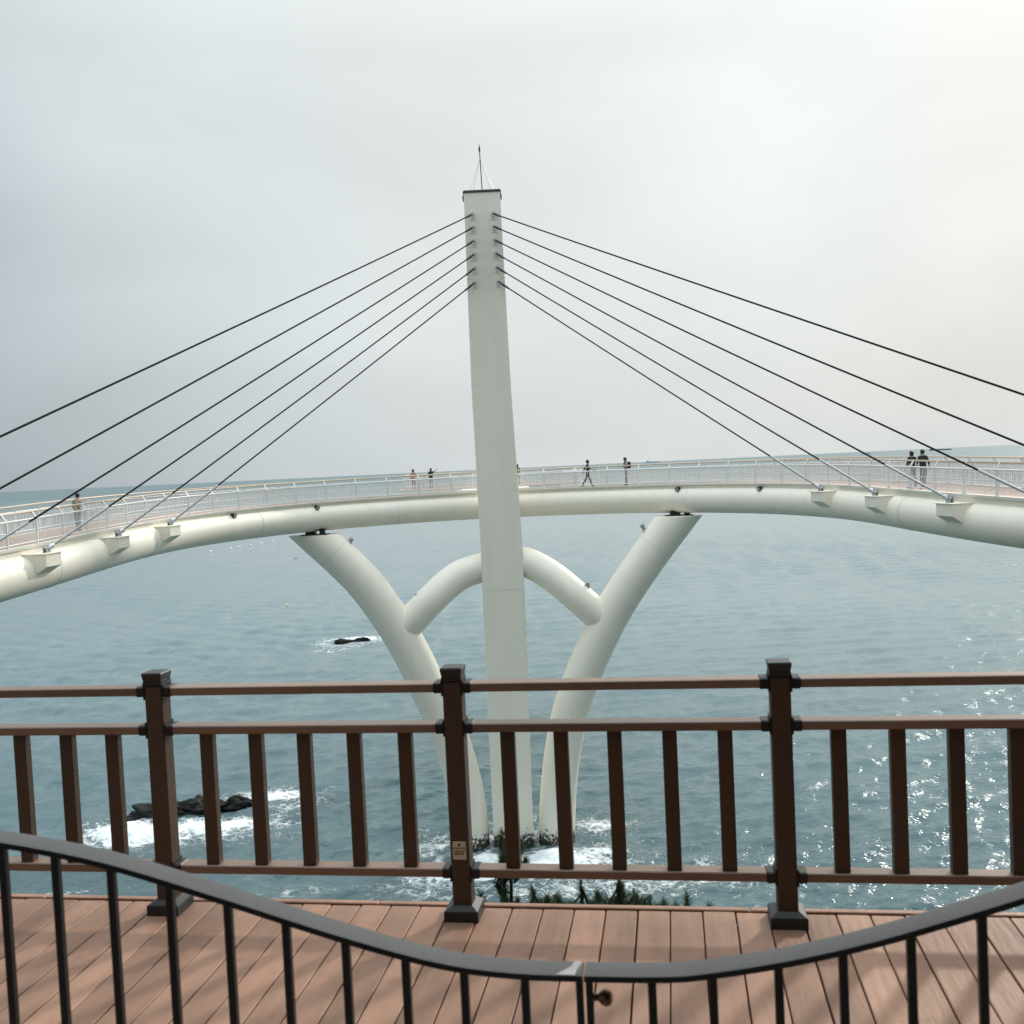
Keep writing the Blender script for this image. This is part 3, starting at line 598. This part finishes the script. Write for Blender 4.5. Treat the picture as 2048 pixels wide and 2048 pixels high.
# ------------------------------------------------------------------ floats, buoy, gull, ships
fw = mat('white float', (.8, .8, .78), .4); yb = mat('yellow buoy', (.75, .72, .45), .5)
for k, (x, y) in enumerate([(-97.0, 327.5), (-93.3, 337.5), (-91.8, 342.5), (-89.6, 348.8), (-88.0, 357.0), (-86.3, 366.5), (-63.5, 446)]):
    lb = ['leftmost white float of the string beyond the tube', 'second white float from the left in the string', 'third white float from the left in the string', 'fourth white float from the left in the string', 'fifth white float from the left in the string', 'sixth white float from the left in the string', 'lone white float just under the tube, right of the string'][k]
    t = thing('float', lb, 'float', (x, y, .1), k, 'white floats on the water')
    MB().lathe([(.05, -.35), (.34, -.25), (.46, 0), (.34, .3), (.06, .42)], n=12).build('body', fw, t, True)
    MB().tube([(0, 0, .4), (0, 0, .62)], .06, 6).build('eye', dark, t)
t = thing('buoy', 'small yellowish mooring buoy floating alone, above the far rock', 'buoy', (-40.3, 179.3, .05), .4)
MB().lathe([(.04, -.3), (.20, -.2), (.26, .05), (.20, .25), (.06, .34)], n=12).build('body', yb, t, True); MB().tube([(0, 0, .3), (0, 0, .6)], .03, 6).build('rod', dark, t); MB().box((0, 0, -.06), (.36, .36, .1)).build('collar', dark, t)
gm = mat('grey gull', (.10, .11, .12), .7)
t = thing('gull', 'small dark bird skimming the water beside the left leg', 'bird', (-56.9, 266.0, 1.4), R(50))
MB().tube([(-.36, 0, 0), (-.2, 0, .02), (.05, 0, .05), (.28, 0, .06), (.42, 0, .08), (.52, 0, .06)], [.02, .07, .12, .08, .075, .015], 8).build('body', gm, t, True)
for e in (-1, 1): MB().add([(.16, e * .06, .08), (-.10, e * .06, .07), (.14, e * .40, .26), (-.08, e * .40, .24), (-.02, e * .85, .16), (.16, e * .06, .10), (-.10, e * .06, .09), (.14, e * .40, .28), (-.08, e * .40, .26), (-.02, e * .85, .17)], [(0, 1, 3, 2), (2, 3, 4), (5, 7, 8, 6), (7, 9, 8), (0, 2, 7, 5), (2, 4, 9, 7), (1, 6, 8, 3), (3, 8, 9, 4)]).build('wing', gm, t)
def ship(label, c, Ls, yaw, hm, style):
    t = thing('cargo_ship', label, 'ship', c, yaw, 'ships near the horizon'); W = Ls * .14; H = Ls * (.045 if style == 'barge' else .06)
    pr = [(-.5, .8), (-.42, 1), (.38, 1), (.5, .05)]; vs = []
    for z, k in ((-2, .8), (H, 1)):
        vs += [(x * Ls * (k if x > .4 else 1), W / 2 * w_, z) for x, w_ in pr] + [(x * Ls * (k if x > .4 else 1), -W / 2 * w_, z) for x, w_ in reversed(pr)]
    MB().add(vs, [tuple(range(7, -1, -1)), tuple(range(8, 16))] + [(k, (k + 1) % 8, 8 + (k + 1) % 8, 8 + k) for k in range(8)]).build('hull', hm, t)
    if style == 'barge':
        MB().box((-.02 * Ls, 0, H + 1.0), (Ls * .8, W * .7, 2)).build('deck_cargo', hm, t); MB().box((-.42 * Ls, 0, H + 4), (Ls * .06, W * .7, 8)).build('bridge_house', hm, t)
    else:
        MB().box((-.34 * Ls, 0, H + Ls * .05), (Ls * .12, W * .8, Ls * .10)).build('bridge_house', hm, t)
        MB().box((.05 * Ls, 0, H + Ls * .015), (Ls * .55, W * .8, Ls * .03)).build('deck_cargo', hm, t)
        MB().tube([(-.05 * Ls, 0, H), (-.05 * Ls, 0, H + Ls * .16)], Ls * .008, 6).build('mast', hm, t)
hs = mat('haze grey hull', (.10, .13, .19), .7); hs2 = mat('haze blue hull', (.24, .31, .39), .7); hs3 = mat('haze pale hull', (.36, .44, .52), .7)  # distance haze painted into the hull colours
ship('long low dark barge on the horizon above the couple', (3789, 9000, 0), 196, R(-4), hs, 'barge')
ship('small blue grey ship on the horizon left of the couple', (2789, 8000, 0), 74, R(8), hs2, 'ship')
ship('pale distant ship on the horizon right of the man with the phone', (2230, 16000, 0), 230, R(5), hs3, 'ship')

# ------------------------------------------------------------------ people
SKIN = mat('skin', (.42, .26, .19), .55); HAIR = mat('dark hair', (.010, .008, .007), .5); SHOE = mat('dark shoes', (.02, .02, .022), .6)
def person(label, loc, face, height, top, legs, arms, stride=(0, 0), lean=0, hair=HAIR, hairlen=.06, headturn=(0, 0), bend=(0, 0)):
    """face: heading in radians of the local +y axis; arms: ((elbow, wrist), (elbow, wrist)) for left (-x) and right (+x)"""
    t = thing('person', label, 'person', loc, face); k = height / 1.72
    V = []; E = []; RD = []; MT = []
    def v(p, r_, m): V.append(Vector(p)); RD.append(r_); MT.append(m); return len(V) - 1
    def e(a, b): E.append((a, b)); return b
    def ln(y, z): return math.sin(lean) * max(0, z - .95) + y
    T, G, S, H_ = 0, 1, 2, 3
    pel = v((0, 0, .95), (.155, .115), T)
    sp = e(pel, v((0, ln(.01, 1.13), 1.13), (.14, .10), T)); ch = e(sp, v((0, ln(.0, 1.33), 1.33), (.165, .115), T))
    nk = e(ch, v((0, ln(.0, 1.47), 1.47), (.058, .058), S)); jw = e(nk, v((headturn[0] * .02, ln(.025, 1.55), 1.55), (.066, .075), S))
    hd = e(jw, v((headturn[0] * .04, ln(.02, 1.62), 1.62), (.078, .094), S)); ht = e(hd, v((headturn[0] * .04, ln(.01, 1.675), 1.675), (.062, .075), S))
    e(jw, v((headturn[0] * .12, ln(.115, 1.575), 1.575), (.013, .013), S))                     # nose
    for sx, (el, wr), st, bd in ((-1, arms[0], stride[0], bend[0]), (1, arms[1], stride[1], bend[1])):
        shd = e(ch, v((sx * .185, ln(-.01, 1.41), 1.41), (.062, .062), T)); elb = e(shd, v((sx * el[0], el[1], el[2]), (.046, .046), T)); wri = e(elb, v((sx * wr[0], wr[1], wr[2]), (.030, .030), S))
        dr = (V[wri] - V[elb]).normalized(); sd_ = dr.cross(Vector((1, .2, 0))).normalized()
        pal = e(wri, v(V[wri] + dr * .065, (.030, .022), S))
        for j in range(4):
            f1 = e(pal, v(V[pal] + dr * .045 + sd_ * (.02 * j - .03), (.0085, .0085), S)); e(f1, v(V[f1] + dr * (.036 - .006 * abs(j - 1.3)) + Vector((-sx * .012, .004, 0)), (.0075, .0075), S))
        th_ = e(wri, v(V[wri] + dr * .045 + sd_ * -.042, (.0095, .0095), S)); e(th_, v(V[th_] + dr * .035 + sd_ * -.012, (.008, .008), S))
        hip = e(pel, v((sx * .085, 0, .89), (.098, .10), G)); kn = e(hip, v((sx * .095, math.sin(st) * .43, .89 - math.cos(st) * .41), (.066, .068), G))
        a2 = st - bd; ank = e(kn, v((sx * .095, V[kn].y + math.sin(a2) * .41, max(.075, V[kn].z - math.cos(a2) * .405)), (.043, .045), G))
        heel = e(ank, v((sx * .097, V[ank].y - .03, V[ank].z - .035), (.036, .036), H_)); e(ank, v((sx * .11, V[ank].y + .16, max(.035, V[ank].z - .04)), (.036, .032), H_))
    me = bpy.data.meshes.new('body'); me.from_pydata([p_ * k for p_ in V], E, []); o = bpy.data.objects.new('tmp', me); C.objects.link(o)
    md = o.modifiers.new('s', 'SKIN'); md.use_smooth_shade = True; o.modifiers.new('ss', 'SUBSURF').levels = 1
    for i, r_ in enumerate(RD): me.skin_vertices[0].data[i].radius = (r_[0] * k, r_[1] * k)
    me.skin_vertices[0].data[0].use_root = True
    dg = bpy.context.evaluated_depsgraph_get(); ev = bpy.data.meshes.new_from_object(o.evaluated_get(dg)); bpy.data.objects.remove(o)
    ev.name = 'body'; ev.materials.clear()
    for m_ in (top, legs, SKIN, SHOE): ev.materials.append(m_)
    VV = np.array([list(p_ * k) for p_ in V]); segs = [(VV[a], VV[b_], MT[b_], RD[b_][0] * k) for a, b_ in E]
    for pg in ev.polygons:
        c_ = np.array(pg.center); best = (1e9, 0)
        for a, b_, m_, r_ in segs:
            ab = b_ - a; u = np.clip(np.dot(c_ - a, ab) / np.dot(ab, ab), 0, 1); dd = np.linalg.norm(c_ - a - ab * u) - r_ * .7
            if dd < best[0]: best = (dd, m_)
        pg.material_index = best[1]
    zmin = min(p_.co.z for p_ in ev.vertices)
    body = put('body', ev, t, (0, 0, -zmin))
    # hair: a cap over the skull, open over the face
    hb = bmesh.new(); bmesh.ops.create_icosphere(hb, subdivisions=3, radius=1); hc = Vector((headturn[0] * .04, ln(.005, 1.645), 1.645)) * k
    for p_ in hb.verts:
        n = p_.co.copy(); fall = hairlen if (n.y < .25 and n.z < -.1) else 0; fr0 = .8 if (n.y > .35 and n.z < .25) else 1.0
        jit = 1 + .06 * noise.noise(n * 4 + Vector((loc[0], loc[1], 0)))
        p_.co = Vector((n.x * .098 * jit * (fr0 if n.y > .35 else 1), n.y * .112 * jit * fr0, n.z * .105 * jit - fall * max(0, -n.z))) * k
    hm = bpy.data.meshes.new('hair'); hb.to_mesh(hm); hb.free(); hm.materials.append(hair); hm.shade_smooth(); put('hair', hm, t, hc - Vector((0, 0, zmin)))
    ey = MB()
    for sx in (-1, 1): ey.lathe([(.004, -.008), (.012, 0), (.004, .008)], Vector((headturn[0] * .06 + sx * .032, ln(.108, 1.605), 1.605)) * k - Vector((0, 0, zmin)), 6)
    ey.build('eyes', HAIR, t)
    return t
HANG = ((.24, -.02, 1.14), (.25, .05, .90))
blk = mat('black clothing', (.012, .012, .014), .8, var=.2); blk2 = mat('charcoal clothing', (.02, .02, .024), .85); beige = mat('beige shirt', (.42, .35, .26), .85, var=.15, scale=6); jean = mat('blue jeans', (.07, .11, .20), .85, var=.2)
grey = mat('grey shirt', (.22, .24, .24), .85); khaki = mat('khaki trousers', (.22, .19, .14), .85); pink = mat('pink top', (.46, .28, .24), .85); brownhair = mat('brown hair', (.035, .013, .009), .5); pale = mat('pale trousers', (.36, .36, .37), .85); taupe = mat('taupe coat', (.24, .19, .15), .85); fade = mat('faded denim', (.22, .25, .30), .85)
def stand(s, off): p_ = along(s, off, -.03); return (p_.x, p_.y, p_.z)
RIGHT = R(-90); LEFT = R(90)
m1 = person('person in a beige shirt and jeans with a dark cross strap, at the left railing', stand(-28.68, 1.25), R(-14), 1.62, beige, jean, (((.25, .03, 1.15), (.22, .16, .96)), ((.27, .02, 1.16), (.24, .16, 1.0))), (.06, -.04), .10, hairlen=.03)
st = MB().tube([Vector(p_) for p_ in ((-.11, -.075, 1.33), (-.04, -.118, 1.27), (.03, -.13, 1.17), (.10, -.125, 1.07), (.15, -.06, .98))], .014, 6); st.build('strap', blk, m1)
person('person in black walking to the right along the bridge railing', stand(4.7, 1.35), RIGHT, 1.72, blk, blk, (((.23, -.16, 1.18), (.21, -.27, .98)), ((.23, .13, 1.17), (.2, .36, 1.10))), (.36, -.34), .04, hairlen=.05, bend=(.05, .3))
m3 = person('person with a dark rucksack looking down at a phone on the bridge', stand(6.94, 1.35), LEFT, 1.72, grey, khaki, (((.22, .06, 1.18), (.08, .33, 1.24)), ((.22, .05, 1.18), (.08, .32, 1.22))), (.05, -.06), .04, hairlen=.04)
MB().cbox((0, -.20, 1.25), (.30, .17, .42), .04).build('rucksack', blk, m3); 
for e_ in (-1, 1): MB().tube([(e_ * .12, -.12, 1.43), (e_ * .125, .0, 1.49), (e_ * .125, .11, 1.40), (e_ * .13, .10, 1.2), (e_ * .12, -.1, 1.08)], .018, 6).build('rucksack_strap', blk, m3)
ph = Matrix.Rotation(LEFT, 3, 'Z') @ Vector((0, .46, 1.28)); pl_ = Vector(stand(6.94, 1.35)); redm = mat('red phone case', (.45, .06, .07), .4)
tg = thing('phone', 'small phone in a red case held by the person on the bridge', 'phone', pl_ + ph, LEFT); MB().cbox((0, 0, 0), (.075, .012, .15), .004, Matrix.Rotation(R(-50), 3, 'X')).build('case', redm, tg); MB().box((0, -.005, .0045), (.066, .003, .136), Matrix.Rotation(R(-50), 3, 'X')).build('screen', blackp, tg)
person('shorter person of the black clad couple, with brown hair, on the right of the bridge', stand(27.6, 1.1), R(14), 1.58, blk, blk2, (((.27, -.02, 1.14), (.33, .04, .93)), ((.20, .1, 1.14), (.02, .22, 1.10))), (.10, -.08), .03, brownhair, .12)
person('taller person of the black clad couple with short dark hair, right on the bridge', stand(28.45, 1.15), R(10), 1.64, blk2, blk, (((.25, .02, 1.15), (.26, .1, .95)), ((.28, -.01, 1.13), (.34, .04, .93))), (-.06, .10), .02, HAIR, .02)
pz = VC.z + .012
person('person in a pink top at the left of the round platform, far behind the railing', (-8.1, 85.6, pz), R(20), 1.66, pink, taupe, (HANG, HANG), (.05, -.05), .02, hairlen=.14)
person('person raising a hand to the head on the round platform, left of the pylon', (-6.65, 86.0, pz), R(-10), 1.68, blk2, fade, (((.24, .0, 1.15), (.2, .12, .98)), ((.33, .06, 1.40), (.50, .1, 1.62))), (.14, -.12), .03, hairlen=.10)
person('person half hidden by the right edge of the pylon, on the round platform', (.62, 84.6, pz), R(30), 1.66, taupe, pale, (HANG, HANG), (.04, -.04), .02, hairlen=.10)

# ------------------------------------------------------------------ pine trees below the boardwalk
def pine(label, base, tip, seed, spread=.75, tips=()):
    rd = random.Random(seed); t = thing('pine_tree', label, 'tree', base, 0, 'pine trees below the boardwalk'); B = Vector(base); Hh = tip[2] - base[2]
    top = Vector(tip) - B; tr = [Vector((top.x * u ** 1.5 + .05 * math.sin(5 * u + seed), top.y * u ** 1.5 + .05 * math.cos(4 * u + seed), top.z * u)) for u in [i / 12 for i in range(13)]]; tr[-1] = top
    MB().tube(tr, [.07 * (1 - .93 * i / 12) for i in range(13)], 8).build('trunk', bark, t, True)
    br = MB(); nd_ = MB(); tufts = []
    for i in range(3, 13):
        for _ in range(6 if i < 12 else 3):
            p0 = tr[i] if i == 12 else tr[i].lerp(tr[min(12, i + 1)], rd.random()); a = rd.random() * 6.283; ln_ = spread * (1.12 - i / 12.5) * rd.uniform(.6, 1.1) + .07
            d_ = Vector((math.cos(a), math.sin(a), rd.uniform(.2, .5))).normalized(); p1 = p0 + d_ * ln_ * .6; p2 = p1 + (d_ * .6 + UP * rd.uniform(.6, 1.1)).normalized() * ln_ * .5
            lim = tip[2] - B.z - .06 - .18 * (p2 - top).to_2d().length - rd.uniform(0, .12)
            if p2.z > lim: p2.z = lim
            if p1.z > lim - .05: p1.z = lim - .05
            br.tube([p0, p1, p2], [.006, .0045, .003], 5)
            for u in (.0, .3, .6, .85): tufts.append((p1.lerp(p2, u), (p2 - p1).normalized(), .85))
            tufts.append((p0.lerp(p1, .6), d_, .75)); tufts.append((p2, (p2 - p1 + UP * .1).normalized(), 1.0))
    for u in (0, .05, .1, .15, .2, .26, .32, .4, .5): tufts.append((top - UP * u, UP, 1.0))
    br.build('branches', bark, t, True)
    for p_, d_, sc in tufts:
        side = d_.orthogonal().normalized(); oth = d_.cross(side)
        for _ in range(80):
            a = rd.random() * 6.283; sp_ = rd.uniform(.2, 1.15); dn = (d_ + (side * math.cos(a) + oth * math.sin(a)) * sp_).normalized(); b0 = p_ + d_ * rd.uniform(-.07, .03) * sc; ln_ = rd.uniform(.04, .075) * sc
            wv = dn.orthogonal().normalized() * .0024; nd_.add([b0 - wv, b0 + wv, b0 + dn * ln_], [(0, 1, 2)])
    nd_.build('crown', needle, t)
def rel(x, y, z): return (x, y, CZ + z)
pine('slender pine whose top rises above the others, right of the middle fence post', rel(-.20, 6.9, -6.4), rel(-.16, 6.35, -2.32), 3, .26)
pine('bushy pine top low behind the deck edge, right beside the middle post shoe', rel(-.15, 6.8, -6.4), rel(.02, 6.3, -2.66), 5, .75)
pine('pine top between the two legs of the view, left of the forked pine', rel(.35, 7.0, -6.5), rel(.33, 6.4, -2.68), 8, .6)
pine('forked pine top standing up behind the deck edge, midway between the posts', rel(.6, 7.0, -6.5), rel(.56, 6.3, -2.62), 13, .55)
pine('small dense pine top just right of the forked pine, behind the deck edge', rel(.8, 7.1, -6.6), rel(.76, 6.4, -2.80), 17, .6)
pine('low spreading pine tuft against the middle post shoe, lowest of the row', rel(-.35, 6.7, -6.5), rel(-.30, 6.2, -2.64), 29, .7)
pine('rounded low pine top left of the tufts under the right leg', rel(.15, 6.8, -6.5), rel(.17, 6.25, -2.70), 33, .75)
pine('broad low pine top between the forked pine and the right end sprig', rel(.7, 6.9, -6.6), rel(.66, 6.25, -2.72), 41, .75)
pine('small pine sprig at the right end of the row behind the deck edge', rel(1.0, 7.0, -6.6), rel(.98, 6.3, -2.74), 21, .5)
